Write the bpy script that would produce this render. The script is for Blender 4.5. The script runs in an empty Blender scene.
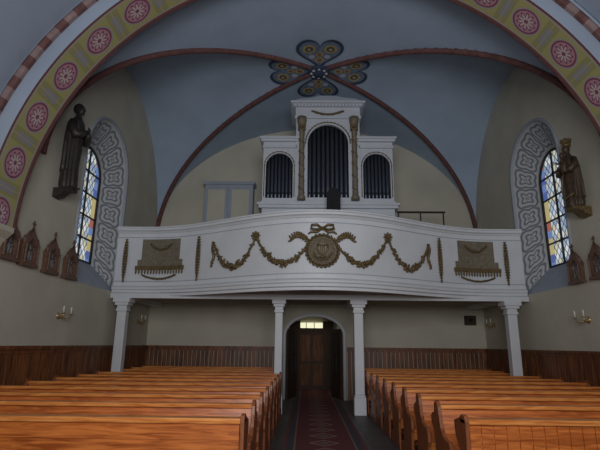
import bpy, bmesh, math, random
from mathutils import Vector, Matrix
random.seed(4)
S=bpy.context.scene
S.view_settings.view_transform='Standard'
COL=S.collection
pi=math.pi
# ---------------------------------------------------------------- materials
def newmat(name):
    m=bpy.data.materials.new(name); m.use_nodes=True
    nt=m.node_tree; b=nt.nodes['Principled BSDF']
    return m,nt,b
def c4(c): return (c[0],c[1],c[2],1)
def plain(name,col,rough=.6,metal=0,var=.12,scale=6,bump=.0,stretch=(1,1,1)):
    m,nt,b=newmat(name)
    tc=nt.nodes.new('ShaderNodeTexCoord'); mp=nt.nodes.new('ShaderNodeMapping')
    mp.inputs['Scale'].default_value=stretch
    nt.links.new(tc.outputs['Object'],mp.inputs[0])
    n=nt.nodes.new('ShaderNodeTexNoise'); n.inputs['Scale'].default_value=scale; n.inputs['Detail'].default_value=5
    nt.links.new(mp.outputs[0],n.inputs['Vector'])
    r=nt.nodes.new('ShaderNodeValToRGB')
    r.color_ramp.elements[0].position=.3; r.color_ramp.elements[1].position=.72
    r.color_ramp.elements[0].color=c4([x*(1-var) for x in col])
    r.color_ramp.elements[1].color=c4([min(1,x*(1+var)) for x in col])
    nt.links.new(n.outputs['Fac'],r.inputs[0]); nt.links.new(r.outputs[0],b.inputs['Base Color'])
    b.inputs['Roughness'].default_value=rough; b.inputs['Metallic'].default_value=metal
    if bump:
        bp=nt.nodes.new('ShaderNodeBump'); bp.inputs['Strength'].default_value=bump; bp.inputs['Distance'].default_value=.02
        nt.links.new(n.outputs['Fac'],bp.inputs['Height']); nt.links.new(bp.outputs[0],b.inputs['Normal'])
    return m
class NX:
    def __init__(s,nt): s.nt=nt
    def m(s,op,a,b=None,c=None):
        n=s.nt.nodes.new('ShaderNodeMath'); n.operation=op
        for i,v in enumerate((a,b,c)):
            if v is None: continue
            if isinstance(v,(int,float)): n.inputs[i].default_value=v
            else: s.nt.links.new(v,n.inputs[i])
        return n.outputs[0]
    def mix(s,f,a,b):
        n=s.nt.nodes.new('ShaderNodeMix'); n.data_type='RGBA'
        s.nt.links.new(f,n.inputs[0])
        for i,v in ((6,a),(7,b)):
            if isinstance(v,tuple): n.inputs[i].default_value=c4(v)
            else: s.nt.links.new(v,n.inputs[i])
        return n.outputs[2]
    def uv(s):
        t=s.nt.nodes.new('ShaderNodeTexCoord'); p=s.nt.nodes.new('ShaderNodeSeparateXYZ')
        s.nt.links.new(t.outputs['UV'],p.inputs[0]); return p.outputs[0],p.outputs[1]
def lt(x,a,b): return x.m('LESS_THAN',a,b)

def mat_wood(name,ca,cb,rough=.35,stretch=(1.2,14,14)):
    m,nt,b=newmat(name)
    tc=nt.nodes.new('ShaderNodeTexCoord'); mp=nt.nodes.new('ShaderNodeMapping'); mp.inputs['Scale'].default_value=stretch
    nt.links.new(tc.outputs['Object'],mp.inputs[0])
    n=nt.nodes.new('ShaderNodeTexNoise'); n.inputs['Scale'].default_value=1.6; n.inputs['Detail'].default_value=6; n.inputs['Distortion'].default_value=1.2
    nt.links.new(mp.outputs[0],n.inputs['Vector'])
    r=nt.nodes.new('ShaderNodeValToRGB'); r.color_ramp.elements[0].position=.35; r.color_ramp.elements[1].position=.65
    r.color_ramp.elements[0].color=c4(ca); r.color_ramp.elements[1].color=c4(cb)
    nt.links.new(n.outputs['Fac'],r.inputs[0]); nt.links.new(r.outputs[0],b.inputs['Base Color'])
    b.inputs['Roughness'].default_value=rough
    return m
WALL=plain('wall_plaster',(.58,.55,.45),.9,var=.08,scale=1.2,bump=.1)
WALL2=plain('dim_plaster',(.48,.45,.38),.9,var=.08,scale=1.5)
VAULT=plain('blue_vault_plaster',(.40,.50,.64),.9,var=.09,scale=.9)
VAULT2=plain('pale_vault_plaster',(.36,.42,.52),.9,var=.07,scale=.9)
RIB=plain('maroon_rib_paint',(.15,.065,.06),.8,var=.3,scale=9)
RIB2=plain('rib_mortar_paint',(.28,.19,.18),.8,var=.2,scale=9)
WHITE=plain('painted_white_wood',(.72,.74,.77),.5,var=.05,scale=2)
OWHITE=plain('organ_dimmed_white_wood',(.58,.61,.66),.5,var=.06,scale=2)  # white wood darkened in colour for the weaker light at the organ's distance
GREYB=plain('blue_grey_panel',(.36,.40,.47),.6,var=.08,scale=3)
GOLD=plain('old_gilding',(.18,.125,.055),.45,metal=.35,var=.45,scale=25)
TAN=plain('gilded_cloth_panel',(.22,.185,.13),.6,metal=.2,var=.3,scale=18)
PIPE=plain('organ_pipe_metal',(.13,.15,.19),.35,metal=.7,var=.1,scale=5)
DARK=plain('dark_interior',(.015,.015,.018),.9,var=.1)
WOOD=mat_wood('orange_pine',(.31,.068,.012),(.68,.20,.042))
WOODL=mat_wood('lit_top_pine',(.50,.14,.028),(.85,.34,.09),.28)  # pine made lighter: highlight on tops and seats put into the colour
WOODE=mat_wood('pew_end_wood',(.17,.048,.014),(.33,.10,.03),.4,(12,12,1.5))
WAINS=mat_wood('wainscot_wood',(.07,.024,.009),(.26,.09,.028),.45,(7,7,.7))
DOORW=mat_wood('entrance_door_wood',(.07,.032,.018),(.17,.075,.04),.85,(9,9,1))
BROWN=plain('dark_brown_wood',(.045,.022,.013),.7,var=.3,scale=14)
STATUE=plain('dark_carved_wood',(.035,.028,.025),.5,var=.4,scale=12)
STATUE2=plain('carved_bronze_wood',(.07,.042,.025),.5,var=.4,scale=12)
COPPER=plain('carved_copper_wood',(.15,.08,.052),.5,var=.35,scale=20)
RELIEF=plain('painted_relief',(.17,.15,.15),.6,var=.5,scale=30)
BRASS=plain('brass',(.62,.48,.26),.3,metal=.8,var=.1)
CREAMW=plain('candle_white',(.75,.72,.62),.6,var=.04)
LEAD=plain('lead_bar',(.03,.03,.035),.6,var=.1)

def mat_floor():
    m,nt,b=newmat('dark_stone_tiles'); x=NX(nt)
    tc=nt.nodes.new('ShaderNodeTexCoord')
    br=nt.nodes.new('ShaderNodeTexBrick'); br.offset=0; br.inputs['Scale'].default_value=1
    br.inputs['Brick Width'].default_value=.4; br.inputs['Row Height'].default_value=.4; br.inputs['Mortar Size'].default_value=.008
    br.inputs['Color1'].default_value=(.085,.08,.075,1); br.inputs['Color2'].default_value=(.06,.055,.055,1); br.inputs['Mortar'].default_value=(.02,.02,.02,1)
    nt.links.new(tc.outputs['Object'],br.inputs[0]); nt.links.new(br.outputs[0],b.inputs['Base Color'])
    b.inputs['Roughness'].default_value=.5
    return m
def mat_band():
    m,nt,b=newmat('painted_rosette_band'); x=NX(nt); u,v=x.uv()
    fu=x.m('MULTIPLY',x.m('SUBTRACT',u,.5),.85)
    fv=x.m('MULTIPLY',x.m('SUBTRACT',x.m('FRACT',v),.5),.84)
    r=x.m('SQRT',x.m('ADD',x.m('MULTIPLY',fu,fu),x.m('MULTIPLY',fv,fv)))
    a=x.m('ARCTAN2',fu,fv)
    au=x.m('ABSOLUTE',fu); av=x.m('ABSOLUTE',fv)
    col=x.mix(x.m('GREATER_THAN',av,.30),(.42,.39,.15),(.34,.32,.14))
    col=x.mix(x.m('MULTIPLY',x.m('GREATER_THAN',av,.355),lt(x,au,.2)),col,(.30,.30,.34))
    col=x.mix(x.m('GREATER_THAN',av,.408),col,(.42,.36,.22))
    col=x.mix(lt(x,r,.28),col,(.36,.34,.36))
    col=x.mix(lt(x,r,.25),col,(.26,.06,.10))
    col=x.mix(lt(x,r,.215),col,(.48,.26,.32))
    pet=x.m('MULTIPLY',x.m('ADD',x.m('MULTIPLY',x.m('ABSOLUTE',x.m('COSINE',x.m('MULTIPLY',a,5))),.5),.5),.19)
    col=x.mix(x.m('MULTIPLY',lt(x,r,pet),x.m('GREATER_THAN',r,.06)),col,(.22,.05,.09))
    pet2=x.m('MULTIPLY',x.m('ADD',x.m('MULTIPLY',x.m('ABSOLUTE',x.m('COSINE',x.m('MULTIPLY',a,5))),.75),.2),.165)
    col=x.mix(lt(x,r,pet2),col,(.60,.48,.50))
    col=x.mix(lt(x,r,.04),col,(.25,.08,.10))
    col=x.mix(x.m('GREATER_THAN',au,.335),col,(.42,.38,.32))
    col=x.mix(x.m('GREATER_THAN',au,.375),col,(.20,.08,.075))
    nt.links.new(col,b.inputs['Base Color']); b.inputs['Roughness'].default_value=.85
    return m
def mat_reveal():
    m,nt,b=newmat('stencilled_window_reveal'); x=NX(nt); u,v=x.uv()
    fu=x.m('MULTIPLY',x.m('SUBTRACT',u,.5),.8)
    fv=x.m('MULTIPLY',x.m('SUBTRACT',x.m('FRACT',v),.5),.62)
    r=x.m('SQRT',x.m('ADD',x.m('MULTIPLY',fu,fu),x.m('MULTIPLY',fv,fv)))
    a=x.m('ARCTAN2',fu,fv)
    rr=x.m('ADD',r,x.m('MULTIPLY',x.m('COSINE',x.m('MULTIPLY',a,4)),.045))
    w=x.m('ABSOLUTE',x.m('SINE',x.m('MULTIPLY',rr,21)))
    col=x.mix(x.m('GREATER_THAN',w,.60),(.22,.24,.28),(.56,.57,.57))
    col=x.mix(x.m('GREATER_THAN',x.m('ABSOLUTE',fu),.335),col,(.50,.50,.49))
    nt.links.new(col,b.inputs['Base Color']); b.inputs['Roughness'].default_value=.85
    bp=nt.nodes.new('ShaderNodeBump'); bp.inputs['Strength'].default_value=.5; bp.inputs['Distance'].default_value=.02
    nt.links.new(w,bp.inputs['Height']); nt.links.new(bp.outputs[0],b.inputs['Normal'])
    return m
def mat_glass():
    m,nt,b=newmat('stained_leaded_glass'); x=NX(nt); u,v=x.uv()
    p=x.m('MULTIPLY',x.m('ADD',x.m('MULTIPLY',u,1.35),v),4.2); q=x.m('MULTIPLY',x.m('SUBTRACT',v,x.m('MULTIPLY',u,1.35)),4.2)
    comb=nt.nodes.new('ShaderNodeCombineXYZ'); nt.links.new(x.m('FLOOR',p),comb.inputs[0]); nt.links.new(x.m('FLOOR',q),comb.inputs[1])
    wn=nt.nodes.new('ShaderNodeTexWhiteNoise'); nt.links.new(comb.outputs[0],wn.inputs['Vector'])
    def ramp(cols,src):
        r=nt.nodes.new('ShaderNodeValToRGB'); r.color_ramp.interpolation='CONSTANT'
        e=r.color_ramp.elements; e[0].color=c4(cols[0]); e[0].position=0; e[1].position=1/len(cols); e[1].color=c4(cols[1])
        for i in range(2,len(cols)):
            k=e.new(i/len(cols)); k.color=c4(cols[i])
        nt.links.new(src,r.inputs[0]); return r.outputs[0]
    inner=ramp([(.50,.62,.74),(.66,.70,.70),(.36,.45,.58),(.6,.58,.42),(.70,.75,.80),(.28,.36,.52),(.5,.56,.6)],wn.outputs['Value'])
    comb2=nt.nodes.new('ShaderNodeCombineXYZ'); nt.links.new(x.m('FLOOR',x.m('MULTIPLY',v,5)),comb2.inputs[0]); nt.links.new(x.m('FLOOR',x.m('MULTIPLY',u,3)),comb2.inputs[1])
    wn2=nt.nodes.new('ShaderNodeTexWhiteNoise'); nt.links.new(comb2.outputs[0],wn2.inputs['Vector'])
    outer=ramp([(.08,.12,.32),(.36,.12,.08),(.14,.22,.45),(.48,.40,.18),(.5,.55,.6)],wn2.outputs['Value'])
    col=x.mix(x.m('GREATER_THAN',x.m('ABSOLUTE',u),.46),inner,outer)
    d=x.m('MINIMUM',x.m('FRACT',p),x.m('FRACT',q))
    col=x.mix(x.m('MULTIPLY',lt(x,d,.16),lt(x,x.m('ABSOLUTE',u),.47)),col,(.01,.01,.015))
    nt.links.new(col,b.inputs['Emission Color']); b.inputs['Emission Strength'].default_value=.85
    b.inputs['Base Color'].default_value=(.05,.05,.06,1); b.inputs['Roughness'].default_value=.3
    return m
def mat_carpet():
    m,nt,b=newmat('red_patterned_carpet'); x=NX(nt); u,v=x.uv()
    au=x.m('ABSOLUTE',u)
    fv=x.m('SUBTRACT',x.m('FRACT',x.m('MULTIPLY',v,1.6)),.5)
    d=x.m('ADD',x.m('MULTIPLY',au,1.6),x.m('ABSOLUTE',fv))
    col=x.mix(lt(x,d,.42),(.13,.02,.022),(.34,.22,.17))
    col=x.mix(lt(x,d,.34),col,(.18,.028,.03)); col=x.mix(lt(x,d,.16),col,(.13,.15,.13))
    col=x.mix(x.m('GREATER_THAN',au,.48),col,(.22,.15,.12)); col=x.mix(x.m('GREATER_THAN',au,.51),col,(.05,.045,.06)); col=x.mix(x.m('GREATER_THAN',au,.63),col,(.16,.045,.035))
    n=nt.nodes.new('ShaderNodeTexNoise'); n.inputs['Scale'].default_value=60
    col=x.mix(x.m('MULTIPLY',n.outputs['Fac'],.4),col,(.07,.03,.03))
    nt.links.new(col,b.inputs['Base Color']); b.inputs['Roughness'].default_value=.95
    return m
def mat_emit(name,col,s):
    m,nt,b=newmat(name); b.inputs['Base Color'].default_value=c4(col)
    n=nt.nodes.new('ShaderNodeTexNoise'); n.inputs['Scale'].default_value=9
    x=NX(nt); c=x.mix(n.outputs['Fac'],col,tuple(k*.5 for k in col))
    nt.links.new(c,b.inputs['Emission Color']); b.inputs['Emission Strength'].default_value=s
    return m
FLOOR=mat_floor(); BAND=mat_band(); REVEAL=mat_reveal(); GLASS=mat_glass(); CARPET=mat_carpet()
FANL=mat_emit('daylight_fanlight',(.9,.9,.62),1.2)
M_NAVY=plain('painted_navy',(.04,.06,.11),.85); M_OCHRE=plain('painted_ochre',(.42,.33,.14),.85,var=.3,scale=14)
M_ROSE=plain('painted_rose',(.26,.11,.11),.85); M_TEAL=plain('painted_grey_blue',(.16,.22,.32),.85,var=.25,scale=12)
M_LILAC=plain('painted_lilac',(.48,.49,.54),.85)

# ---------------------------------------------------------------- builder
_t=bmesh.new(); bmesh.ops.create_icosphere(_t,subdivisions=1,radius=1)
ICO=([v.co.copy() for v in _t.verts],[[v.index for v in f.verts] for f in _t.faces]); _t.free()
class B:
    def __init__(s): s.v=[];s.f=[];s.mi=[];s.sm=[]
    def add(s,vs,fs,m=0,sm=False):
        o=len(s.v); s.v+= [Vector(p) for p in vs]
        for f in fs: s.f.append([i+o for i in f]); s.mi.append(m); s.sm.append(sm)
        return s
    def box(s,x0,x1,y0,y1,z0,z1,m=0):
        return s.add([(x,y,z) for x in(x0,x1) for y in(y0,y1) for z in(z0,z1)],
            [(0,1,3,2),(4,6,7,5),(0,4,5,1),(2,3,7,6),(0,2,6,4),(1,5,7,3)],m)
    def prism(s,poly,axis,a,b,m=0):
        n=len(poly)
        def P(p,t): return {'x':(t,p[0],p[1]),'y':(p[0],t,p[1]),'z':(p[0],p[1],t)}[axis]
        vs=[P(p,a) for p in poly]+[P(p,b) for p in poly]
        return s.add(vs,[list(range(n)),list(range(2*n-1,n-1,-1))]+[(i,n+i,n+(i+1)%n,(i+1)%n) for i in range(n)],m)
    def lathe(s,prof,c=(0,0,0),seg=20,m=0,axis='z',sm=True):
        vs=[]
        for r,z in prof:
            for i in range(seg):
                a=2*pi*i/seg; p=(r*math.cos(a),r*math.sin(a),z)
                if axis=='y': p=(p[0],-p[2],p[1])
                if axis=='x': p=(p[2],p[0],p[1])
                vs.append(Vector(p)+Vector(c))
        n=len(prof); fs=[]
        for j in range(n-1):
            for i in range(seg): fs.append((j*seg+i,j*seg+(i+1)%seg,(j+1)*seg+(i+1)%seg,(j+1)*seg+i))
        fs.append(list(range(seg))[::-1]); fs.append([(n-1)*seg+i for i in range(seg)])
        return s.add(vs,fs,m,sm)
    def tube(s,pts,r,seg=8,m=0,closed=False,sm=True,alt=None):
        pts=[Vector(p) for p in pts]; n=len(pts); vs=[]
        rr=r if isinstance(r,(list,tuple)) else [r]*n
        ref=None
        for k,p in enumerate(pts):
            a=pts[(k-1)%n] if (k>0 or closed) else p; b=pts[(k+1)%n] if (k<n-1 or closed) else p
            t=(b-a).normalized()
            if ref is None: ref=Vector((0,0,1)) if abs(t.z)<.9 else Vector((1,0,0))
            u=t.cross(ref).normalized(); w=u.cross(t).normalized(); ref=w
            for i in range(seg):
                an=2*pi*i/seg; vs.append(p+u*math.cos(an)*rr[k]+w*math.sin(an)*rr[k])
        o=len(s.v); s.v+=vs
        for k in range(n if closed else n-1):
            k2=(k+1)%n
            for i in range(seg):
                s.f.append([o+k*seg+i,o+k*seg+(i+1)%seg,o+k2*seg+(i+1)%seg,o+k2*seg+i])
                s.mi.append((k//alt)%2 if alt else m); s.sm.append(sm)
        if not closed:
            s.f.append([o+i for i in range(seg)][::-1]); s.mi.append(m); s.sm.append(False)
            s.f.append([o+(n-1)*seg+i for i in range(seg)]); s.mi.append(m); s.sm.append(False)
        return s
    def blob(s,c,r,m=0,rot=0):
        if isinstance(r,(int,float)): r=(r,r,r)
        R=Matrix.Rotation(rot,3,'Y')
        return s.add([Vector(c)+R@Vector((p.x*r[0],p.y*r[1],p.z*r[2])) for p in ICO[0]],ICO[1],m,True)
    def ell(s,c,r,m=0,nu=16,nv=10):
        prof=[(max(.0005,math.sin(pi*j/nv)),-math.cos(pi*j/nv)) for j in range(nv+1)]
        vs=[];
        for q,z in prof:
            for i in range(nu):
                a=2*pi*i/nu; vs.append((c[0]+r[0]*q*math.cos(a),c[1]+r[1]*q*math.sin(a),c[2]+r[2]*z))
        return s.add(vs,[(j*nu+i,j*nu+(i+1)%nu,(j+1)*nu+(i+1)%nu,(j+1)*nu+i) for j in range(nv) for i in range(nu)],m,True)
    def loft(s,rings,m=0,cap=True):
        n=len(rings[0]); vs=[p for r in rings for p in r]
        fs=[(j*n+i,j*n+(i+1)%n,(j+1)*n+(i+1)%n,(j+1)*n+i) for j in range(len(rings)-1) for i in range(n)]
        if cap: fs+= [list(range(n))[::-1],[(len(rings)-1)*n+i for i in range(n)]]
        return s.add(vs,fs,m,True)
    def fill(s,outer,holes,to3,depth=None,m=0):
        bm=bmesh.new(); eds=[]
        for loop in [outer]+holes:
            vv=[bm.verts.new(to3(p)) for p in loop]
            for i in range(len(vv)): eds.append(bm.edges.new((vv[i],vv[(i+1)%len(vv)])))
        bmesh.ops.triangle_fill(bm,use_beauty=True,use_dissolve=False,edges=eds)
        bm.verts.index_update()
        V0=[v.co.copy() for v in bm.verts]; F=[[v.index for v in f.verts] for f in bm.faces]; bm.free()
        s.add(V0,F,m)
        if depth is not None:
            D=Vector(depth); s.add([p+D for p in V0],F,m)
            for loop in [outer]+holes:
                n=len(loop); a=[Vector(to3(p)) for p in loop]
                s.add(a+[p+D for p in a],[(i,(i+1)%n,n+(i+1)%n,n+i) for i in range(n)],m)
        return s
    def obj(s,name,mats,parent=None,loc=None,bevel=0,**props):
        me=bpy.data.meshes.new(name); me.from_pydata([tuple(p) for p in s.v],[],s.f)
        if not isinstance(mats,(list,tuple)): mats=[mats]
        for m in mats: me.materials.append(m)
        for p,i,sm in zip(me.polygons,s.mi,s.sm): p.material_index=i; p.use_smooth=sm
        bm=bmesh.new(); bm.from_mesh(me); bmesh.ops.recalc_face_normals(bm,faces=bm.faces); bm.to_mesh(me); bm.free()
        o=bpy.data.objects.new(name,me); COL.objects.link(o)
        if parent: o.parent=parent
        if loc: o.location=loc
        if bevel:
            b=o.modifiers.new('bevel','BEVEL'); b.width=bevel; b.segments=2; b.limit_method='ANGLE'
        for k,v in props.items(): o[k]=v
        return o
def uvgrid(name,f,nu,nv,uvf,mats,mfun=None,smooth=True,**props):
    vs=[f(i/nu,j/nv) for j in range(nv+1) for i in range(nu+1)]
    fs=[(j*(nu+1)+i,j*(nu+1)+i+1,(j+1)*(nu+1)+i+1,(j+1)*(nu+1)+i) for j in range(nv) for i in range(nu)]
    me=bpy.data.meshes.new(name); me.from_pydata(vs,[],fs)
    for m in mats: me.materials.append(m)
    L=me.uv_layers.new(name='UVMap'); k=0
    for p in me.polygons:
        p.use_smooth=smooth
        for li in p.loop_indices:
            vi=me.loops[li].vertex_index; L.data[li].uv=uvf((vi%(nu+1))/nu,(vi//(nu+1))/nv)
    o=bpy.data.objects.new(name,me); COL.objects.link(o)
    for a,b in props.items(): o[a]=b
    return o
def empty(name,loc,rot=0,label=None,category=None,group=None,scale=None):
    e=bpy.data.objects.new(name,None); e.empty_display_size=.2; e.location=loc; e.rotation_euler=(0,0,rot); COL.objects.link(e)
    if scale: e.scale=scale
    if label: e['label']=label
    if category: e['category']=category
    if group: e['group']=group
    return e
def copytree(o,loc=None,rot=None,parent=None):
    n=o.copy(); COL.objects.link(n)
    if parent: n.parent=parent
    if loc is not None: n.location=loc
    if rot is not None: n.rotation_euler=(0,0,rot)
    for c in list(o.children): copytree(c,parent=n)
    return n
ST=dict(kind='structure')
# ---------------------------------------------------------------- dimensions
HW=5.22; YB=14.8; YM=11.2; BB=3.6; BN=3.25; ZS=5.0; HV=3.8
def vz(x,y):
    s=min(1,min(abs(x)/HW,abs(y-YM)/(BB if y>YM else BN))); return ZS+HV*math.sqrt(max(0,1-s*s))
# floor
B().box(-HW-.1,HW+.1,-3,18.3,-.1,0).obj('floor',FLOOR,**ST)
uvgrid('carpet_runner',lambda u,v:((u-.5)*1.36+.02,3+v*15,.012),1,1,lambda u,v:((u-.5)*1.36,3+v*15),[CARPET],smooth=False,
  label='long red patterned carpet runner down the centre aisle',category='carpet')
o=bpy.data.objects['carpet_runner']; md=o.modifiers.new('s','SOLIDIFY'); md.thickness=.01
# side walls with window niches
def archloop(c,hw,zb,zt,n=24):
    zs=zt-hw; L=[(c-hw,zb),(c-hw,(zb+zs)/2)]
    L+=[(c-hw*math.cos(pi*i/n),zs+hw*math.sin(pi*i/n)) for i in range(n+1)]
    L+=[(c+hw,(zb+zs)/2),(c+hw,zb)]
    return L
WC=10.80
OUT=archloop(WC,1.2,2.85,7.0); INN=archloop(WC,.68,3.5,6.3)
for sgn,side,idx in((-1,'left',1),(1,'right',2)):
    X=sgn*HW
    B().fill([(-3,0),(YB,0),(YB,8.9),(-3,8.9)],[OUT],lambda p:(X,p[0],p[1])).obj('wall_'+side,WALL,**ST)
    pts=OUT; pin=INN; n=len(pts)
    L=[0]
    for i in range(1,n): L.append(L[-1]+math.hypot(pts[i][0]-pts[i-1][0],pts[i][1]-pts[i-1][1]))
    XI=sgn*(HW+.5)
    def f(u,v):
        i=min(n-1,round(v*(n-1))); a=pts[i]; b=pin[i]
        return (X+(XI-X)*u,a[0]+(b[0]-a[0])*u,a[1]+(b[1]-a[1])*u)
    w=empty('window_%d'%idx,(0,0,0)); w['kind']='structure'; w['label']='tall round-arched stained glass window in a stencilled splayed niche'
    r=uvgrid('window_reveal',f,4,n-1,lambda u,v:(u,L[min(n-1,round(v*(n-1)))]/.62),[REVEAL],smooth=False); r.parent=w
    a0,a1=pts[0],pts[-1]; b0,b1=pin[0],pin[-1]
    B().add([(X,*a0),(X,*a1),(XI,*b1),(XI,*b0)],[(0,1,2,3)]).obj('window_sill',GREYB,w)
    me=bpy.data.meshes.new('window_glass')
    me.from_pydata([(XI+sgn*.03,p[0],p[1]) for p in pin],[],[list(range(n))]); me.materials.append(GLASS)
    U=me.uv_layers.new(name='UVMap')
    for l in me.loops:
        p=pin[l.vertex_index]; U.data[l.index].uv=(p[0]-WC,p[1])
    g=bpy.data.objects.new('window_glass',me); COL.objects.link(g); g.parent=w
    bb=B(); bb.tube([(XI,p[0],p[1]) for p in pin],.035,6,closed=True)
    bb.box(min(XI,XI-sgn*.03),max(XI,XI-sgn*.03),WC-.025,WC+.025,3.5,6.28)
    for z in(4.05,4.6,5.15,5.7): bb.box(min(XI,XI-sgn*.03),max(XI,XI-sgn*.03),WC-.67,WC+.67,z-.018,z+.018)
    bb.obj('window_frame',LEAD,w)
    bb=B(); bb.tube([(X-sgn*.0,p[0],p[1]) for p in pts],.04,6); bb.obj('window_moulding',GREYB,w)
# back wall with door notch
DC=-.04; DH=.88; DT=2.45
zsd=DT-DH*.7
door=[(DC-DH,0)]+[(DC-DH*math.cos(pi*i/20),zsd+DH*.7*math.sin(pi*i/20)) for i in range(21)]+[(DC+DH,0)]
B().fill([(-HW,0)]+door+[(HW,0),(HW,8.95),(-HW,8.95)],[],lambda p:(p[0],YB,p[1])).obj('wall_back',WALL,**ST)
bb=B(); dd=[(DC+(p[0]-DC)*1.05,p[1]+(.04 if p[1]>0 else 0)) for p in door]
bb.tube([(p[0],YB-.02,p[1]) for p in dd],.06,6); bb.obj('trim_1',WHITE,**ST)
# vestibule
bb=B(); y0,y1=YB,18.1; xa,xb=DC-DH,DC+DH
bb.add([(xa,y0,0),(xa,y1,0),(xa,y1,2.6),(xa,y0,2.6),(xb,y0,0),(xb,y1,0),(xb,y1,2.6),(xb,y0,2.6)],[(0,1,2,3),(4,7,6,5),(3,2,6,7),(1,5,6,2)])
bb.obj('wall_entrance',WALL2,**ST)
d3=empty('door_3',(DC-.05,18.05,0)); d3['kind']='structure'; d3['label']='brown wooden outer door with a bright fanlight over it'
bb=B(); bb.box(-.5,.5,-.04,0,0,2.12)
for x0,x1 in((-.42,-.05),(.05,.42)):
    for z0,z1 in((.15,.9),(1.0,1.95)): bb.box(x0,x1,-.06,-.04,z0,z1,1)
bb.obj('door_leaf',[BROWN,DOORW],d3)
B().box(-.42,.42,-.05,-.03,2.2,2.4).obj('fanlight',FANL,d3)
bb=B()
for x in(-.2,.1): bb.box(x-.012,x+.012,-.07,-.05,2.2,2.4)
bb.box(-.82,.82,-.07,0,2.12,2.2); bb.box(-.82,-.42,-.06,0,2.2,2.45); bb.box(.42,.82,-.06,0,2.2,2.45); bb.box(-.82,-.5,-.06,0,0,2.12); bb.box(.5,.82,-.06,0,0,2.12); bb.obj('door_frame',BROWN,d3)
for k,(px,sg) in enumerate(((xa+.05,1),(xb-.05,-1))):
    dl=empty('door_%d'%(k+1),(px,YB+.08,0)); dl['kind']='structure'; dl['label']='open dark glazed door leaf of the nave entrance'
    bb=B(); bb.box(-.03,.03,0,.85,0,.75); bb.box(-.03,.03,0,.1,.75,1.95); bb.box(-.03,.03,.75,.85,.75,1.95); bb.box(-.03,.03,0,.85,1.95,2.08)
    bb.box(-.025,.025,.1,.75,1.28,1.33); bb.box(-.025,.025,.40,.44,.75,1.95)
    bb.obj('door_leaf',BROWN,dl); B().box(-.006,.006,.1,.75,.75,1.95).obj('door_pane',LEAD,dl)
    dl.rotation_euler=(0,0,-.3*sg)
# main vault
N=72
def vf(u,v):
    x=HW*math.sin((u-.5)*pi); s=math.sin((v-.5)*pi); y=YM+(BB if s>0 else BN)*s; return (x,y,vz(x,y))
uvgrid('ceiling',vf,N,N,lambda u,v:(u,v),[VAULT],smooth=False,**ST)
k=2
for sx in(-1,1):
    for sy in(-1,1):
        pts=[]
        for i in range(57):
            s=math.sin(i/56*pi/2); x=sx*HW*s*.995; y=YM+sy*(BB if sy>0 else BN)*s*.995
            pts.append((x,y,ZS+HV*math.sqrt(max(0,1-s*s))-.02))
        B().tube(pts,.07,8).obj('trim_%d'%k,[RIB],**ST); k+=1
# transverse arch
R0=5.03; ZC=3.35; YA=6.52; YE=7.33; XC=-.04
def arc(u,r): 
    a=pi*u; return (XC-r*math.cos(a),ZC+r*math.sin(a))
def sf(u,v):
    x,z=arc(v,R0); return (x,YA+(YE-YA)*u,z)
per=.84; tot=pi*R0
def vmap(v):
    t=max(0,min(1,(v-.36)/.28)); t=t*t*(3-2*t); return (v-.5)*tot/per+.69+.25*t
uvgrid('trim_6',sf,2,160,lambda u,v:(u,vmap(v)),[BAND],label='broad transverse arch painted with pink rosettes',**ST)
bb=B(); n=96
def clampx(x): return max(-HW,min(HW,x))
for i in range(n):
    q=[]
    for uu in(i/n,(i+1)/n):
        x,z=arc(uu,R0); X,Z=arc(uu,5.52); q.append(((x,YA,z),(clampx(X),YA,Z)))
    bb.add([q[0][0],q[1][0],q[1][1],q[0][1]],[(0,1,2,3)],0)
    q=[]
    for uu in(i/n,(i+1)/n):
        x,z=arc(uu,R0); q.append(((x,YE,z),(x,YE+.05,z),(x*1.03,7.98,9.0)))
    bb.add([q[0][0],q[1][0],q[1][1],q[0][1]],[(0,1,2,3)],1)
    bb.add([q[0][1],q[1][1],q[1][2],q[0][2]],[(0,1,2,3)],0)
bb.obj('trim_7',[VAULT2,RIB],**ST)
pts=[]
for i in range(141):
    x,z=arc(.08+.84*i/140,5.33); pts.append((x,YA-.04,z))
B().tube(pts,.07,6,alt=2,sm=False).obj('trim_8',[RIB,RIB2],**ST)
for sx in(-1,1):
    kk=9 if sx<0 else 10
    B().prism([(sx*HW,3.0),(sx*(HW-.06),3.04),(sx*(HW-.12),3.18),(sx*(HW-.22),3.28),(sx*(HW-.22),3.36),(sx*HW,3.36)],'y',YA,YE-.1).obj('trim_%d'%kk,WALL,**ST)
def bf(u,v):
    a0=math.acos(HW/5.5); a=a0+(pi-2*a0)*u; return (-5.5*math.cos(a),-3+(YA+3)*v,ZC+5.5*math.sin(a))
uvgrid('ceiling.001',bf,60,6,lambda u,v:(u,v),[VAULT2],**ST)
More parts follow.
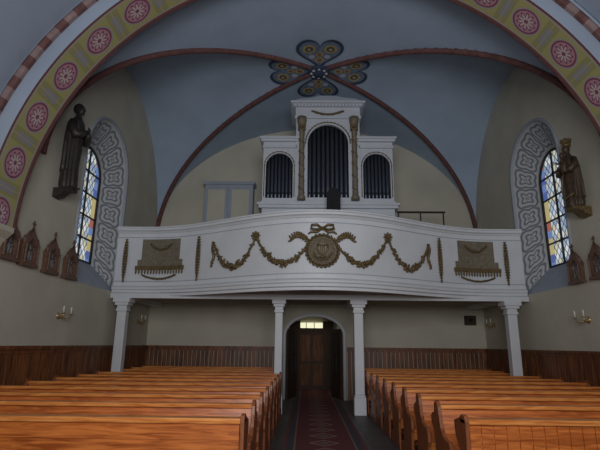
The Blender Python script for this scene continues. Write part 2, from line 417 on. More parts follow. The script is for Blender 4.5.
# wainscot
def wains(p0,p1,nrm,idx,h=1.5):
    p0=Vector((*p0,0)); p1=Vector((*p1,0)); nv=Vector((*nrm,0)); L=(p1-p0).length; t=(p1-p0).normalized(); bb=B()
    nb=int(L/.13); w=L/nb
    for i in range(nb):
        a=p0+t*(i*w+.01); b=p0+t*((i+1)*w-.01)
        q=[a,b,b+nv*.035,a+nv*.035]
        bb.add([(v.x,v.y,0) for v in q]+[(v.x,v.y,h) for v in q],[(0,1,2,3),(4,5,6,7),(0,1,5,4),(1,2,6,5),(2,3,7,6),(3,0,4,7)],0)
    for z0,z1,d in((0,.14,.055),(h-.1,h-.03,.05),(h-.03,h+.03,.085)):
        q=[p0,p1,p1+nv*d,p0+nv*d]
        bb.add([(v.x,v.y,z0) for v in q]+[(v.x,v.y,z1) for v in q],[(0,1,2,3),(4,5,6,7),(0,1,5,4),(1,2,6,5),(2,3,7,6),(3,0,4,7)],1)
    bb.obj('trim_%d'%idx,[WAINS,WAINS],label='vertical board wooden wainscot with moulded cap',**ST)
wains((-HW,-1),(-HW,YB),(1,0),11); wains((HW,-1),(HW,YB),(-1,0),12)
wains((-HW,YB),(DC-DH-.12,YB),(0,-1),13); wains((DC+DH+.12,YB),(HW,YB),(0,-1),14)

# ---------------------------------------------------------------- vault medallion
med=empty('painted_medallion',(0,YM,8.7),label='painted four-petalled floral medallion on the vault crown',category='ceiling painting')
def vpatch(bb,poly,off,m=0):
    cx=sum(p[0] for p in poly)/len(poly); cy=sum(p[1] for p in poly)/len(poly)
    n=len(poly); R=6; vs=[(cx,cy)]
    for r in range(1,R+1):
        for p in poly: vs.append((cx+(p[0]-cx)*r/R,cy+(p[1]-cy)*r/R))
    V=[(x,y,vz(x,YM+y)-off-8.7) for x,y in vs]
    F=[(0,1+i,1+(i+1)%n) for i in range(n)]
    for r in range(R-1):
        for i in range(n): F.append((1+r*n+i,1+r*n+(i+1)%n,1+(r+1)*n+(i+1)%n,1+(r+1)*n+i))
    bb.add(V,F,m)
def heart(sc,ang,rad,dx=0,n=40):
    P=[]
    for i in range(n):
        t=2*pi*i/n; hx=16*math.sin(t)**3; hy=13*math.cos(t)-5*math.cos(2*t)-2*math.cos(3*t)-math.cos(4*t)
        P.append((hx/17*sc,(hy+17)/29*rad+dx))
    c,s_=math.cos(ang),math.sin(ang); return [(p[0]*c-p[1]*s_,p[0]*s_+p[1]*c) for p in P]
def circ(x,y,r,n=20): return [(x+r*math.cos(2*pi*i/n),y+r*math.sin(2*pi*i/n)) for i in range(n)]
for q in range(4):
    bb=B(); a=q*pi/2
    vpatch(bb,heart(.64,a,1.25,.10),.03,0); vpatch(bb,heart(.55,a,1.08,.19),.036,1)
    for s_ in(-1,1):
        lx,ly=s_*.27,.98; X=lx*math.cos(a)-ly*math.sin(a); Y=lx*math.sin(a)+ly*math.cos(a)
        vpatch(bb,circ(X,Y,.17),.042,3); vpatch(bb,circ(X,Y,.10),.048,0); vpatch(bb,circ(X,Y,.055),.054,3)
        lx,ly=s_*.2,.66; X=lx*math.cos(a)-ly*math.sin(a); Y=lx*math.sin(a)+ly*math.cos(a)
        vpatch(bb,circ(X,Y,.08),.042,4)
    for ly,rd in((.52,.12),(.76,.10)):
        X=-ly*math.sin(a); Y=ly*math.cos(a)
        vpatch(bb,circ(X,Y,rd),.044,3); vpatch(bb,circ(X,Y,rd*.5),.05,2)
    bb.obj('petal',[M_NAVY,M_TEAL,M_ROSE,M_OCHRE,M_LILAC],med)
bb=B(); bb.lathe([(.30,.06),(.30,.03),(.24,-.02),(.20,.0),(.14,-.05),(.05,-.07),(.01,-.07)],(0,0,0),28,0)
for i in range(8):
    bb.blob((.2*math.cos(i*pi/4),.2*math.sin(i*pi/4),-.02),(.05,.05,.03),1)
bb.obj('boss',[M_NAVY,M_LILAC,],med)

# ---------------------------------------------------------------- gallery
YG=11.8; BU=1.7; BW=4.4
def yp(x): return YG-(BU*(.5+.5*math.cos(pi*x/BW)) if abs(x)<BW else 0)
def nrm(x):
    d=(yp(x+.01)-yp(x-.01))/.02; v=Vector((d,-1,0)); return v.normalized()
def P(x,z,off=0):
    v=nrm(x)*off; return Vector((x+v.x,yp(x)+v.y,z))
gal=empty('gallery_parapet',(0,0,0),label='white bowed gallery parapet with gilded garlands and medallion',category='balcony')
XE=HW-.02; NP=90
xs=[-XE+2*XE*i/NP for i in range(NP+1)]
def sweep(bb,prof,m=0):
    rings=[[P(x,z,o) if abs(x)<XE-.01 else Vector((x,yp(x)-o,z)) for o,z in prof] for x in xs]
    n=len(prof); vs=[p for r in rings for p in r]
    fs=[(j*n+i,j*n+(i+1)%n,(j+1)*n+(i+1)%n,(j+1)*n+i) for j in range(NP) for i in range(n)]
    fs+=[list(range(n)),[NP*n+i for i in range(n)]]
    bb.add(vs,fs,m)
bb=B(); sweep(bb,[(0,3.0),(0,4.36),(-.14,4.36),(-.14,3.0)]); bb.obj('parapet_wall',WHITE,gal)
bb=B(); sweep(bb,[(-.2,4.36),(.03,4.36),(.06,4.40),(.11,4.42),(.11,4.47),(.14,4.48),(.14,4.51),(-.2,4.51)]); bb.obj('parapet_cornice',WHITE,gal)
bb=B(); sweep(bb,[(-.14,2.74),(.02,2.74),(.02,2.8),(.07,2.82),(.07,2.88),(.10,2.9),(.10,2.95),(.03,3.0),(.03,3.04),(-.14,3.04)]); bb.obj('parapet_base',WHITE,gal)
bb=B(); sweep(bb,[(.0,4.24),(.012,4.24),(.012,4.255),(.0,4.255)]); bb.obj('parapet_line',GREYB,gal)
bb=B(); sweep(bb,[(.0,3.10),(.012,3.10),(.012,3.115),(0,3.115)]); bb.obj('parapet_line',GREYB,gal)
poly=[(x,yp(x)+.1) for x in xs]+[(XE,YB-.02),(-XE,YB-.02)]
bb=B(); bb.prism(poly,'z',2.8,3.0)
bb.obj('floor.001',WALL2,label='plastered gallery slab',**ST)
bb=B(); bb.box(-XE,XE,YG-.12,YG+.14,2.68,2.8)
for x in(-4.9,-.99,.99,4.8): bb.box(x-.12,x+.12,YG,YB-.02,2.68,2.8)
bb.obj('trim_15',WHITE,**ST)
def garland(p0,p1,sag,r0=.035,r1=.075,dens=34,name='garland'):
    bb=B(); (x0,z0),(x1,z1)=p0,p1; pts=[]
    for i in range(dens+1):
        t=i/dens; x=x0+(x1-x0)*t; z=z0+(z1-z0)*t-sag*math.sin(pi*t)**.85; pts.append(P(x,z,.04))
    bb.tube(pts,.025,6)
    for i,p in enumerate(pts):
        t=i/dens; r=r0+(r1-r0)*math.sin(pi*t)
        for k in range(3):
            q=p+Vector((random.uniform(-r,r)*.8,random.uniform(-.03,.01),random.uniform(-r,r)*.8))
            bb.blob(q,(r*.75,r*.4,r*.42),0,random.uniform(0,pi))
    return bb.obj(name,GOLD,gal)
c0=.05
for s_ in(-1,1):
    garland((c0+s_*2.6,3.98),(c0+s_*1.5,4.0),.66)
    garland((c0+s_*1.5,4.0),(c0+s_*.34,3.72),.52)
    bb=B(); c=P(c0+s_*1.5,4.02,.05)
    for i in range(8): bb.blob(c+Vector((.07*math.cos(i*pi/4),0,.07*math.sin(i*pi/4))),(.05,.03,.03),0,-i*pi/4)
    bb.blob(c,.05); bb.obj('garland_knot',GOLD,gal)
    bb=B(); pts=[P(c0+s_*(2.6+.03*math.sin(i)),3.98-.07*i,.04) for i in range(9)]; bb.tube(pts,[.02+.02*math.sin(i/8*pi) for i in range(9)],6)
    for i,p in enumerate(pts): bb.blob(p,(.05,.03,.035),0,i)
    bb.obj('garland_tail',GOLD,gal)
    bb=B(); bb.tube([P(c0+s_*(.34+.36*t),3.86+.10*math.sin(t*3),.03) for t in(0,.25,.5,.75,1)],.02,6)
    for i in range(8):
        t=i/7; x=c0+s_*(.34+.36*t); z=3.86+.10*math.sin(t*3)
        for d in(-1,1): bb.blob(P(x,z+d*.035,.04),(.07,.02,.028),0,-s_*(.3+d*.7))
    bb.obj('leaf_spray',GOLD,gal)
    for X in(s_*2.98+.0,4.78 if s_>0 else -4.96):
        bb=B()
        for i in range(15):
            t=i/14; z=4.18-.98*t; w=.025+.035*math.sin(pi*t)**.6
            for d in(-1,1): bb.blob(P(X+d*w*.55,z,.03),(w*.7,.03,.035),0,d*.8)
        bb.tube([P(X,4.2,.03),P(X,3.15,.03)],.018,6); bb.blob(P(X,3.13,.03),(.03,.03,.06)); bb.obj('leaf_drop',GOLD,gal)
    xa_,xb_=(-4.68,-3.38) if s_<0 else (3.38,4.62); xm=(xa_+xb_)/2
    def strip(bb,x0,x1,z0,z1,off,m):
        for i in range(12):
            a=x0+(x1-x0)*i/12; b=x0+(x1-x0)*(i+1)/12
            q=[P(a,z0,off),P(b,z0,off),P(b,z1,off),P(a,z1,off)]; q2=[P(a,z0,0),P(b,z0,0),P(b,z1,0),P(a,z1,0)]
            bb.add(q+q2,[(0,1,2,3),(0,1,5,4),(2,3,7,6),(0,3,7,4),(1,2,6,5)],m)
    bb=B(); strip(bb,xa_+.14,xb_-.14,3.6,4.2,.02,0); strip(bb,xa_+.05,xb_-.05,3.48,3.66,.03,0)
    strip(bb,xa_,xb_,3.40,3.5,.045,1)
    for i in range(17):
        x=xa_+.03+(xb_-xa_-.06)*i/16; bb.blob(P(x,3.36,.03),(.028,.02,.08),1)
    bb.obj('drapery_panel',[TAN,GOLD],gal)
    garland((xm-.3,4.08),(xm+.3,4.08),.16,.02,.04,16,'panel_festoon')
    garland((xm-.45,3.27),(xm+.45,3.27),.1,.02,.03,20,'panel_festoon')
bb=B(); cm=P(c0,3.60,.0); q=lambda a,r,o:cm+Vector((r*math.cos(a),-o,r*math.sin(a)))
bb.lathe([(.33,0),(.33,.05),(.30,.07),(.27,.05),(.26,.03),(.02,.03)],tuple(cm),36,1,'y')
for i in range(26):
    a=2*pi*i/26; bb.blob(q(a,.36,.04),(.06,.035,.03),0,-a-1.0); bb.blob(q(a+.1,.315,.06),(.045,.03,.025),0,-a-2.0)
bb.tube([q(pi*.5,0,.06)+Vector((x,0,z)) for x,z in[(-.1,.15),(-.12,.05),(-.07,-.05),(0,-.1),(.07,-.05),(.12,.05),(.1,.15)]],.022,6)
for x in(-.04,0,.04): bb.tube([cm+Vector((x,-.05,-.08)),cm+Vector((x,-.05,.12))],.007,5)
bb.tube([cm+Vector((-.1,-.05,.12)),cm+Vector((.1,-.05,.12))],.015,6); bb.blob(cm+Vector((0,-.05,-.14)),(.09,.03,.03))
for i in range(10): bb.blob(q(pi*(1.1+.8*i/9),.2,.045),(.05,.02,.02),0,-pi*(1.1+.8*i/9)-1)
bb.obj('medallion',[GOLD,TAN],gal)
bb=B(); cb=P(c0,4.10,.05)
for s_ in(-1,1):
    bb.tube([cb,cb+Vector((s_*.12,-.03,.08)),cb+Vector((s_*.24,-.04,.07)),cb+Vector((s_*.26,-.03,-.01)),cb+Vector((s_*.14,-.03,-.03)),cb],[.02,.03,.03,.03,.025,.02],8)
    bb.tube([cb,cb+Vector((s_*.13,-.02,-.09)),cb+Vector((s_*.24,-.02,-.08)),cb+Vector((s_*.32,-.02,-.13))],[.02,.028,.024,.012],8)
bb.blob(cb,(.05,.05,.05)); bb.obj('ribbon_bow',GOLD,gal)

def column(x,w,label):
    e=empty('column',(x,YG,0),label=label,category='column',group='posts carrying the gallery')
    B().box(-w*.62,w*.62,-w*.62,w*.62,0,.4).box(-w*.56,w*.56,-w*.56,w*.56,.4,.45).obj('column_base',WHITE,e,bevel=.012)
    B().box(-w/2,w/2,-w/2,w/2,.45,2.36).obj('column_shaft',WHITE,e,bevel=.02)
    B().box(-w*.6,w*.6,-w*.6,w*.6,2.36,2.42).box(-w*.53,w*.53,-w*.53,w*.53,2.42,2.5).box(-w*.72,w*.72,-w*.75,w*.75,2.5,2.57).box(-w*.9,w*.9,-w*.9,w*.9,2.57,2.675).obj('column_capital',WHITE,e,bevel=.01)
    return e
for x,w in((-.97,.19),(.99,.23),(-4.88,.23),(4.76,.23)):
    column(x,w,'square white post with moulded capital carrying the gallery')

# ---------------------------------------------------------------- organ
org=empty('pipe_organ',(.27,12.0,3.0),label='white pipe organ with gilded columns and dark pipes',category='organ')
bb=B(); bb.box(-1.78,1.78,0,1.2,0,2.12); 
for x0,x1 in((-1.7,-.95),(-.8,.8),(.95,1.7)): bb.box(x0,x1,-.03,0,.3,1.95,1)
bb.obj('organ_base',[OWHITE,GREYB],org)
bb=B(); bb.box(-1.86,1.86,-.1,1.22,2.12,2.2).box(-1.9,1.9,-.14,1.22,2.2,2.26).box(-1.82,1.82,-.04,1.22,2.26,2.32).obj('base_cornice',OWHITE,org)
def rectloop(x0,x1,z0,z1): return [(x0,z0),(x1,z0),(x1,z1),(x0,z1)]
y=-.06
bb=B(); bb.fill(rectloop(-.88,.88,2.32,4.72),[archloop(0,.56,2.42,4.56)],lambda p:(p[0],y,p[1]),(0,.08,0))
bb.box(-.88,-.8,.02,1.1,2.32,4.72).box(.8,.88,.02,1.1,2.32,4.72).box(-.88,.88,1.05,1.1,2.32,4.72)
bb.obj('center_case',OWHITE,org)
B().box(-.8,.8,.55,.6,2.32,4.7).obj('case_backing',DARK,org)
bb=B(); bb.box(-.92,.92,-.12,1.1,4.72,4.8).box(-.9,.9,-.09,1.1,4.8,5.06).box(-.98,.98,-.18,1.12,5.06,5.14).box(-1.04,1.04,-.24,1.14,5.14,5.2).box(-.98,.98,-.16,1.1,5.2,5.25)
for i in range(21):
    bb.box(-.95+i*.095-.02,-.95+i*.095+.02,-.2,-.17,5.07,5.12,1)
bb.obj('center_entablature',[OWHITE,GREYB],org)
bb=B(); bb.prism([(-.95,5.25),(.95,5.25),(.8,5.33),(.45,5.36),(.2,5.42),(-.2,5.42),(-.45,5.36),(-.8,5.33)],'y',-.12,.1); bb.obj('crest',GREYB,org)
bb=B(); bb.tube([(-.42+.84*i/16,-.10,4.94-.10*math.sin(pi*i/16)) for i in range(17)],.018,6)
for i in range(17):
    t=i/16; x=-.42+.84*t; bb.blob((x,-.11,4.94-.10*math.sin(pi*t)),(.05,.03,.035),0,i)
bb.obj('frieze_garland',GOLD,org)
bb=B(); bb.tube([(.62*math.cos(pi*i/20),-.07,4.0+.62*math.sin(pi*i/20)) for i in range(21)],.014,6)
for i in range(21):
    a=pi*i/20; bb.blob((.62*math.cos(a),-.08,4.0+.62*math.sin(a)),(.03,.02,.025),0,i)
bb.obj('arch_gilding',GOLD,org)
for s_ in(-1,1):
    bb=B(); x=s_*.72
    bb.lathe([(.11,2.32),(.11,2.4),(.085,2.44),(.075,2.5),(.068,4.3),(.08,4.34),(.075,4.38),(.12,4.56),(.13,4.6),(.13,4.72)],(x,-.16,0),16,0)
    for i in range(4):
        for j in range(8):
            a=2*pi*j/8+i*.4; bb.blob((x+.085*math.cos(a),-.16+.085*math.sin(a),4.36+.06*i),(.03,.025,.045),1)
    for i in range(60):
        a=i*.55; bb.blob((x+.07*math.cos(a),-.16-.07*math.sin(a),2.52+.03*i),(.02,.02,.03),1)
    bb.obj('organ_column',[TAN,GOLD],org)
def pipe(x,yy,z0,z1,r):
    bb=B(); bb.lathe([(r*.3,z0),(r,z0+.22),(r,z1)],(x,yy,0),14,0)
    bb.box(x-r*.55,x+r*.55,yy-r*1.03,yy-r*.8,z0+.24,z0+.29,1)
    return bb.obj('organ_pipe',[PIPE,DARK],org)
for i in range(9):
    x=-.5+i*.125; pipe(x,.12,2.32,4.5-.03*abs(i-4)+.1,.055)
for s_ in(-1,1):
    cx=s_*1.33; bb=B()
    xs0,xs1=sorted((s_*.88,s_*1.78))
    bb.fill(rectloop(xs0,xs1,2.32,3.86),[archloop(cx,.37,2.42,3.72)],lambda p:(p[0],0,p[1]),(0,.06,0))
    so=s_*1.78; bb.box(min(so,so-s_*.06),max(so,so-s_*.06),.06,1.0,2.32,3.86).box(xs0,xs1,.95,1.0,2.32,3.86)
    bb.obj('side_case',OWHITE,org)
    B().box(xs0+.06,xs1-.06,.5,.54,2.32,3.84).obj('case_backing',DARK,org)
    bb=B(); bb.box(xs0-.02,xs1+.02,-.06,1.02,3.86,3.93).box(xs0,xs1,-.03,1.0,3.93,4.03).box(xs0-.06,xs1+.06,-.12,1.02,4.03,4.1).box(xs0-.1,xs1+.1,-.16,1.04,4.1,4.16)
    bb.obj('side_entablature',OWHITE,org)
    bb=B(); bb.tube([(cx+.41,-.01,2.45)]+[(cx+.41*math.cos(pi*i/16),-.01,3.35+.41*math.sin(pi*i/16)) for i in range(17)]+[(cx-.41,-.01,2.45)],.012,6)
    for e in(-1,1):
        for i in range(11): bb.blob((cx+e*.41,-.01,2.5+.085*i),(.016,.02,.035))
    for i in range(12):
        a=pi*i/11; bb.blob((cx+.41*math.cos(a),-.01,3.35+.41*math.sin(a)),(.025,.02,.025))
    bb.obj('side_gilding',GOLD,org)
    for i in range(7): pipe(cx-.3+i*.1,.12,2.32,3.7,.044)
ms=empty('organ_console',(.38,11.3,3.0),label='dark wooden organ console with rounded top before the pipes',category='console')
B().prism([(-.17,0),(.17,0),(.17,2.2),(.16,2.36),(.1,2.46),(0,2.5),(-.1,2.46),(-.16,2.36),(-.17,2.2)],'y',0,.3).obj('console_case',DARK,ms)
B().box(-.45,.45,-.25,0,1.0,1.15).box(-.4,.4,-.2,0,0,1.0).obj('console_keyboard',BROWN,ms)
cb=empty('cabinet',(-2.82,14.33,3.0),label='pale grey painted two-door cabinet against the gallery wall',category='cabinet')
B().box(-.78,.78,0,.42,0,3.6).box(-.84,.84,-.05,.44,3.6,3.7).obj('cabinet_body',GREYB,cb)
for s_ in(-1,1):
    a,b=sorted((s_*.03,s_*.74)); d=B().box(a,b,-.04,0,.1,3.52).box(a+.08,b-.08,-.055,-.04,2.0,3.42,1).box(a+.08,b-.08,-.055,-.04,.2,1.9,1).obj('cabinet_door',[GREYB,WALL],cb)
    B().lathe([(.012,0),(.025,.03),(.02,.05)],(s_*.09,-.05,1.9),10,0,'y').obj('knob',BRASS,d)
hr=empty('handrail',(2.9,12.9,3.0),label='dark wooden handrail on slim posts beside the organ',category='railing')
B().tube([(-.62,0,2.3),(.75,0,2.3)],.03,8).obj('rail',BROWN,hr)
for x in(-.58,.05,.7): B().box(x-.015,x+.015,-.02,.02,0,2.3).obj('post',BROWN,hr)

# ---------------------------------------------------------------- statues
def robe(bb,prof,folds=9,amp=.05,n=48,m=0):
    rings=[]; H=prof[-1][0]
    pr=[]
    for a,b in zip(prof,prof[1:]):
        for k in range(4): t=k/4; pr.append([a[i]+(b[i]-a[i])*t for i in range(5)])
    pr.append(list(prof[-1]))
    for z,rx,ry,cx,cy in pr:
        f=amp*max(0,1-z/H*1.1); ring=[]
        for i in range(n):
            a=2*pi*i/n; k=1+f*2*math.sin(folds*a+z*1.2)+f*math.sin(4*a-z*2)
            ring.append((cx+rx*k*math.cos(a),cy+ry*k*math.sin(a),z))
        rings.append(ring)
    bb.loft(rings,m)
def head(bb,c,s,m=0):
    x,y,z=c; bb.ell(c,(.085*s,.10*s,.125*s),m)
    bb.blob((x,y-.10*s,z-.01*s),(.016*s,.025*s,.03*s),m)
    for e in(-1,1):
        bb.blob((x+e*.032*s,y-.085*s,z+.025*s),(.018*s,.012*s,.01*s),m); bb.blob((x+e*.086*s,y,z),(.015*s,.025*s,.035*s),m)
    bb.blob((x,y-.088*s,z-.055*s),(.028*s,.014*s,.01*s),m); bb.blob((x,y-.075*s,z-.1*s),(.03*s,.03*s,.025*s),m)
def hand(bb,c,d,s,m=0):
    c=Vector(c); d=Vector(d).normalized(); side=d.cross(Vector((0,1,0))).normalized()
    bb.blob(c,(.035*s,.025*s,.04*s),m)
    for i in range(4):
        p=c+side*(i-1.5)*.017*s; bb.tube([p,p+d*.05*s,p+d*(.085-.008*abs(i-1.3))*s+Vector((0,.015*s,0))],[.01*s,.009*s,.006*s],6,m)
    bb.tube([c-side*.03*s,c-side*.05*s+d*.03*s,c-side*.045*s+d*.055*s],[.011*s,.01*s,.007*s],6,m)
def base_bracket(e,w,mats):
    bb=B(); bb.prism([(.235,-.2),(.12,-.17),(0,-.07),(-.15,-.06),(-.15,0),(.235,0)],'x',-w*.5,w*.5)
    bb.obj('bracket',mats,e)
e=empty('statue',(-HW+.235,8.62,4.5),pi/2,label='dark carved wooden statue of a robed saint, hands joined',category='statue',scale=(.80,.95,.94))
base_bracket(e,.28,STATUE)
bb=B()
robe(bb,[(0,.17,.15,-.02,0),(.08,.19,.16,-.02,0),(.5,.2,.15,-.02,0),(.9,.23,.16,.01,0),(1.15,.22,.15,.02,0),(1.42,.26,.15,.03,0),(1.53,.23,.13,.03,0),(1.6,.12,.09,.03,0),(1.68,.06,.06,.03,-.01),(1.74,.058,.06,.03,-.01)])
head(bb,(.03,-.03,1.82),1.0)
bb.ell((.03,.01,1.85),(.1,.11,.13))
for s_ in(-1,1):
    bb.tube([(.03+s_*.2,0,1.46),(.03+s_*.29,-.04,1.3),(.03+s_*.29,-.12,1.15),(.03+s_*.15,-.2,1.2),(.03+s_*.03,-.25,1.28)],[.085,.09,.095,.08,.045],10)
    hand(bb,(.03+s_*.02,-.27,1.31),(-s_*.1,-.1,1),1.1)
    bb.blob((s_*.09,-.15,.03),(.05,.08,.03))
bb.obj('figure',STATUE,e)
bb=B(); robe(bb,[(.35,.24,.12,.0,.05),(.8,.28,.13,.02,.05),(1.2,.29,.13,.03,.05),(1.45,.26,.13,.03,.04),(1.56,.18,.11,.03,.04)],7,.07); bb.obj('cloak',STATUE,e)

e=empty('statue',(HW-.235,8.86,4.26),-pi/2,label='brown carved statue of a crowned figure holding a child',category='statue',scale=(.92,.92,.95))
base_bracket(e,.3,GOLD)
bb=B()
robe(bb,[(0,.2,.15,0,0),(.06,.22,.16,0,0),(.35,.19,.14,0,0),(.65,.19,.14,-.01,0),(.85,.18,.13,-.02,0),(1.0,.2,.13,-.02,0),(1.08,.17,.11,-.02,0),(1.14,.08,.07,-.02,0),(1.2,.045,.05,-.02,-.01),(1.25,.045,.05,-.02,-.01)])
head(bb,(-.02,-.03,1.3),.8)
bb.tube([(-.2,0,1.02),(-.27,-.05,.85),(-.22,-.15,.78),(-.1,-.22,.84)],[.07,.07,.065,.04],10); hand(bb,(-.08,-.24,.86),(1,-.1,.3),.9)
bb.tube([(.16,0,1.02),(.25,-.05,.85),(.24,-.15,.76),(.14,-.22,.8)],[.07,.07,.065,.04],10); hand(bb,(.12,-.24,.82),(-.3,-.1,1),.9)
for s_ in(-1,1): bb.blob((s_*.08,-.13,.03),(.04,.07,.03))
bb.obj('figure',STATUE2,e)
bb=B(); bb.lathe([(.085,1.36),(.09,1.40),(.08,1.41),(.11,1.48),(.10,1.5),(.06,1.49),(.02,1.52),(.02,1.56)],(-.02,-.01,0),16,0)
for i in range(8): bb.blob((-.02+.105*math.cos(i*pi/4),-.01+.105*math.sin(i*pi/4),1.5),(.02,.02,.035))
bb.obj('crown',GOLD,e)
bb=B(); robe(bb,[(.72,.07,.07,.13,-.2),(.85,.085,.07,.13,-.21),(.98,.075,.06,.12,-.21),(1.03,.03,.03,.12,-.21),(1.05,.03,.03,.12,-.21)],5,.05); head(bb,(.12,-.22,1.1),.55)
bb.tube([(.07,-.22,.98),(.0,-.28,.95),(-.03,-.3,1.0)],[.025,.022,.015],8); bb.tube([(.18,-.22,.98),(.22,-.28,.93),(.18,-.32,.92)],[.025,.022,.015],8)
bb.obj('held_child',STATUE2,e)
bb=B(); robe(bb,[(.15,.25,.12,0,.03),(.5,.27,.13,0,.03),(.85,.25,.12,-.01,.03),(1.03,.2,.11,-.02,.03),(1.1,.13,.09,-.02,.03)],6,.09); bb.obj('cloak',STATUE2,e)
bb=B(); bb.tube([(.2,-.12,.25),(.1,-.17,.2),(0,-.18,.18),(-.1,-.17,.22),(-.17,-.14,.35),(-.1,-.17,.55),(-.02,-.16,.75)],.02,8)
for i in range(14):
    a=i/13*2-1; bb.blob((a*.15,-.15-.03*(1-a*a),.19+.05*abs(a)),(.02,.02,.025))
bb.obj('gilded_hem',GOLD,e)

# ---------------------------------------------------------------- stations of the cross
st=empty('station_of_the_cross',(-HW+.01,8.0,2.85),pi/2,label='small gabled carved wooden relief frame with a cross on top',category='wall relief',group='stations of the cross on the walls',scale=(.82,1,.95))
bb=B(); outer=[(-.25,0),(.25,0),(.27,.38),(0,.64),(-.27,.38)]; hole=[(-.18,.07),(.18,.07),(.18,.34),(0,.5),(-.18,.34)]
bb.fill(outer,[hole],lambda p:(p[0],-.09,p[1]),(0,.09,0)); bb.box(-.29,.29,-.11,0,-.04,.01)
for s_ in(-1,1):
    bb.tube([(s_*.29,-.07,.36),(0,-.07,.67)],.025,6); bb.lathe([(.02,0),(.03,.03),(.02,.06),(.022,.34),(.035,.38)],(s_*.22,-.1,0),8)
    bb.lathe([(.025,.36),(.02,.46),(.003,.52)],(s_*.26,-.06,0),8)
bb.obj('relief_frame',COPPER,st)
bb=B(); bb.fill(hole,[],lambda p:(p[0],-.02,p[1]))
for x,h,l in((-.09,.2,0),(.02,.26,0),(.1,.18,0)):
    bb.ell((x,-.04,.07+h*.4),(.035,.025,h*.4)); bb.blob((x,-.045,.07+h*.9),.025)
bb.tube([(-.14,-.045,.12),(.12,-.05,.36)],.012,6); bb.tube([(-.02,-.05,.36),(.1,-.05,.26)],.012,6)
bb.obj('relief_scene',[RELIEF],st)
B().box(-.012,.012,-.08,-.055,.66,.82).box(-.05,.05,-.08,-.055,.75,.775).obj('frame_cross',COPPER,st)
st.location=(-HW+.01,7.98,2.9)
for Y in(8.72,9.46): copytree(st,(-HW+.01,Y,2.88))
copytree(st,(-HW+.01,7.4,2.92))
for Y in(8.72,9.46): copytree(st,(HW-.01,Y,2.88),-pi/2)
# ---------------------------------------------------------------- sconces
sc=empty('wall_sconce',(-HW,9.35,2.1),pi/2,label='brass two-armed wall sconce with candle bulbs',category='wall lamp',group='brass sconces on the walls')
B().lathe([(.07,0),(.07,.015),(.04,.03),(.02,.06)],(0,0,0),16,0,'y').obj('wall_plate',BRASS,sc)
for s_ in(-1,1):
    B().tube([(0,-.05,0),(s_*.05,-.12,-.05),(s_*.12,-.17,-.04),(s_*.15,-.18,.04)],.012,8).lathe([(.012,.03),(.045,.05),(.04,.06),(.018,.065)],(s_*.15,-.18,0),12).obj('sconce_arm',BRASS,sc)
    B().lathe([(.014,.06),(.014,.12),(.02,.145),(.014,.17),(.003,.19)],(s_*.15,-.18,0),10).obj('candle_bulb',CREAMW,sc)
copytree(sc,(HW,9.35,2.12),-pi/2); copytree(sc,(-HW,13.8,2.2)); copytree(sc,(HW,14.0,2.2),-pi/2)
lb=empty('loudspeaker',(4.75,YB+.01,2.35),label='small dark loudspeaker on the wall beneath the gallery',category='loudspeaker')
B().box(-.16,.16,-.18,-.02,-.12,.16).box(-.05,.05,-.03,0,-.05,.05).obj('speaker_box',BROWN,lb,bevel=.01)
B().lathe([(.06,.0),(.055,.01),(.02,.0)],(0,-.18,.02),14,0,'y').obj('speaker_cone',DARK,lb)

# ---------------------------------------------------------------- pews
def make_pew(L,loc,front=False):
    e=empty('pew',loc,label='varnished orange pine church pew with shaped ends',category='pew',group='rows of pine pews')
    h=L/2
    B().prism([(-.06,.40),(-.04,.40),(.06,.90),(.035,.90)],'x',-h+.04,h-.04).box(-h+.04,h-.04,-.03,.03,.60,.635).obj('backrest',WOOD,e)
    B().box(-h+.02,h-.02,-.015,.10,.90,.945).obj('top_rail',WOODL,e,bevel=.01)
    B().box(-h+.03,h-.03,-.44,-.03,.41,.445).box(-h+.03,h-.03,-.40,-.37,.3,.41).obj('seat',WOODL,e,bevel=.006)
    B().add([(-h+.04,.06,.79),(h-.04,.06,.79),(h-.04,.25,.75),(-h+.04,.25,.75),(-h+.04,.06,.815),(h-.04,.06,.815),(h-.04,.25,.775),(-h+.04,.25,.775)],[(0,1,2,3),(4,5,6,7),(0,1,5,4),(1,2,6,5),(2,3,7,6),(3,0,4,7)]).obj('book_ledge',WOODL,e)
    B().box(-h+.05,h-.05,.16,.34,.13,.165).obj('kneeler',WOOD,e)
    prof=[(-.46,0),(-.46,.08),(-.43,.14),(-.44,.40),(-.47,.46),(-.46,.56),(-.40,.62),(-.30,.62),(-.20,.64),(-.12,.72),(-.07,.84),(-.05,.93),(-.01,.98),(.06,.985),(.11,.95),(.12,.86),(.2,.84),(.27,.8),(.26,.72),(.18,.66),(.13,.5),(.12,.2),(.34,.17),(.35,0)]
    for x in(-h,h-.04):
        B().prism(prof,'x',x,x+.04).obj('end_panel',WOODE,e,bevel=.006)
    return e
rows=[5.58+.93*k for k in range(7)]
rows2=[12.42,13.33,14.2]
lx0,lx1=-5.1,-.86
pl=make_pew(lx1-lx0,((lx0+lx1)/2,rows[0],0))
for Y in rows[1:]: copytree(pl,((lx0+lx1)/2,Y,0))
pl2=make_pew(-1.08-lx0,((lx0-1.08)/2,rows2[0],0))
for Y in rows2[1:]: copytree(pl2,((lx0-1.08)/2,Y,0))
rx0,rx1=1.2,5.1
pr=make_pew(rx1-rx0,((rx0+rx1)/2,rows[0]+.14,0))
for Y in rows[1:]: copytree(pr,((rx0+rx1)/2,Y+.14,0))
for Y in rows2: copytree(pr,((rx0+rx1)/2,Y,0))
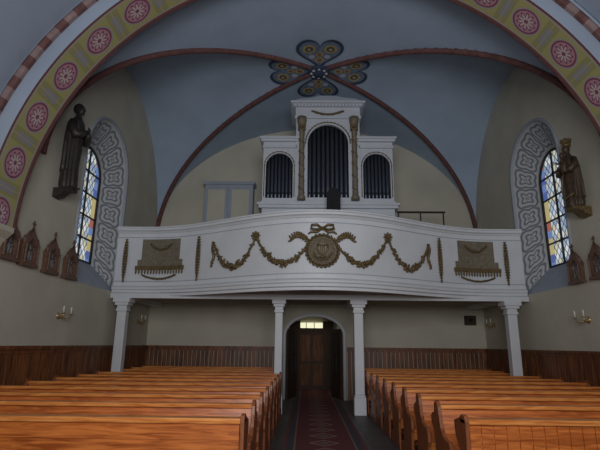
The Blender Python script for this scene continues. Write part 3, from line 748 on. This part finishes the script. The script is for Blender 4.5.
def desk(x0,x1,Y,vert):
    e=empty('kneeling_desk',((x0+x1)/2,Y,0),label='orange pine kneeling desk closing the first row'+(' with vertical boards' if vert else ' with long horizontal board'),category='pew front',group='front kneeling desks')
    h=(x1-x0)/2; bb=B()
    if vert:
        bb.box(-h+.05,h-.05,.015,.03,.1,.88)
        n=int(2*h/.12)
        for i in range(n):
            a=-h+.05+i*(2*h-.1)/n; bb.box(a,a+(2*h-.1)/n-.012,0,.016,.1,.88)
    else:
        bb.box(-h+.05,h-.05,0,.03,.1,.74).box(-h+.05,h-.05,-.012,.03,.74,.88)
    bb.obj('front_panel',WOOD,e)
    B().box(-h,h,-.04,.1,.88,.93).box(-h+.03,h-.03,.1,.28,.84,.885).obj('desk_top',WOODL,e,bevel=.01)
    B().box(-h+.05,h-.05,.2,.36,.13,.165).obj('kneeler',WOOD,e)
    prof=[(-.05,0),(-.06,.9),(-.03,.96),(.06,.965),(.12,.93),(.3,.88),(.28,.75),(.14,.6),(.13,.2),(.4,.17),(.4,0)]
    for x in(-h,h-.04): B().prism(prof,'x',x,x+.04).obj('end_panel',WOODE,e,bevel=.006)
desk(lx0,lx1,4.65,False); desk(rx0,rx1,4.78,True)

# ---------------------------------------------------------------- lights, world, camera
w=bpy.data.worlds.new('w'); S.world=w; w.use_nodes=True
w.node_tree.nodes['Background'].inputs[0].default_value=(.65,.78,1,1); w.node_tree.nodes['Background'].inputs[1].default_value=.09
def area(name,loc,target,sx,sy,p,col,spread=180):
    l=bpy.data.lights.new(name,'AREA'); l.shape='RECTANGLE'; l.size=sx; l.size_y=sy; l.energy=p; l.color=col; l.spread=math.radians(spread)
    o=bpy.data.objects.new(name,l); COL.objects.link(o); o.location=loc
    o.rotation_euler=(Vector(target)-Vector(loc)).to_track_quat('-Z','Y').to_euler(); return o
area('nave_light',(0,-1.5,3.6),(0,12,5.2),4,2.5,205,(.96,.97,1),125)
area('camera_flash',(-.5,-.35,1.9),(-1.2,10,2.6),.25,.25,42,(1,.96,.92))
area('vestibule_fill',(DC,16.9,2.5),(DC,16.9,0),.3,.3,3,(1,.92,.75))  # added weak warm fill to brighten the vestibule, no fixture there
cam=bpy.data.cameras.new('camera'); co=bpy.data.objects.new('camera',cam); COL.objects.link(co)
cam.sensor_width=36; cam.lens=28.0
co.matrix_world=Matrix.Translation((-.3,0,1.6))@Matrix.Rotation(math.radians(.85),4,'Z')@Matrix.Rotation(math.radians(90+14.35),4,'X')@Matrix.Rotation(math.radians(.6),4,'Z')
S.camera=co
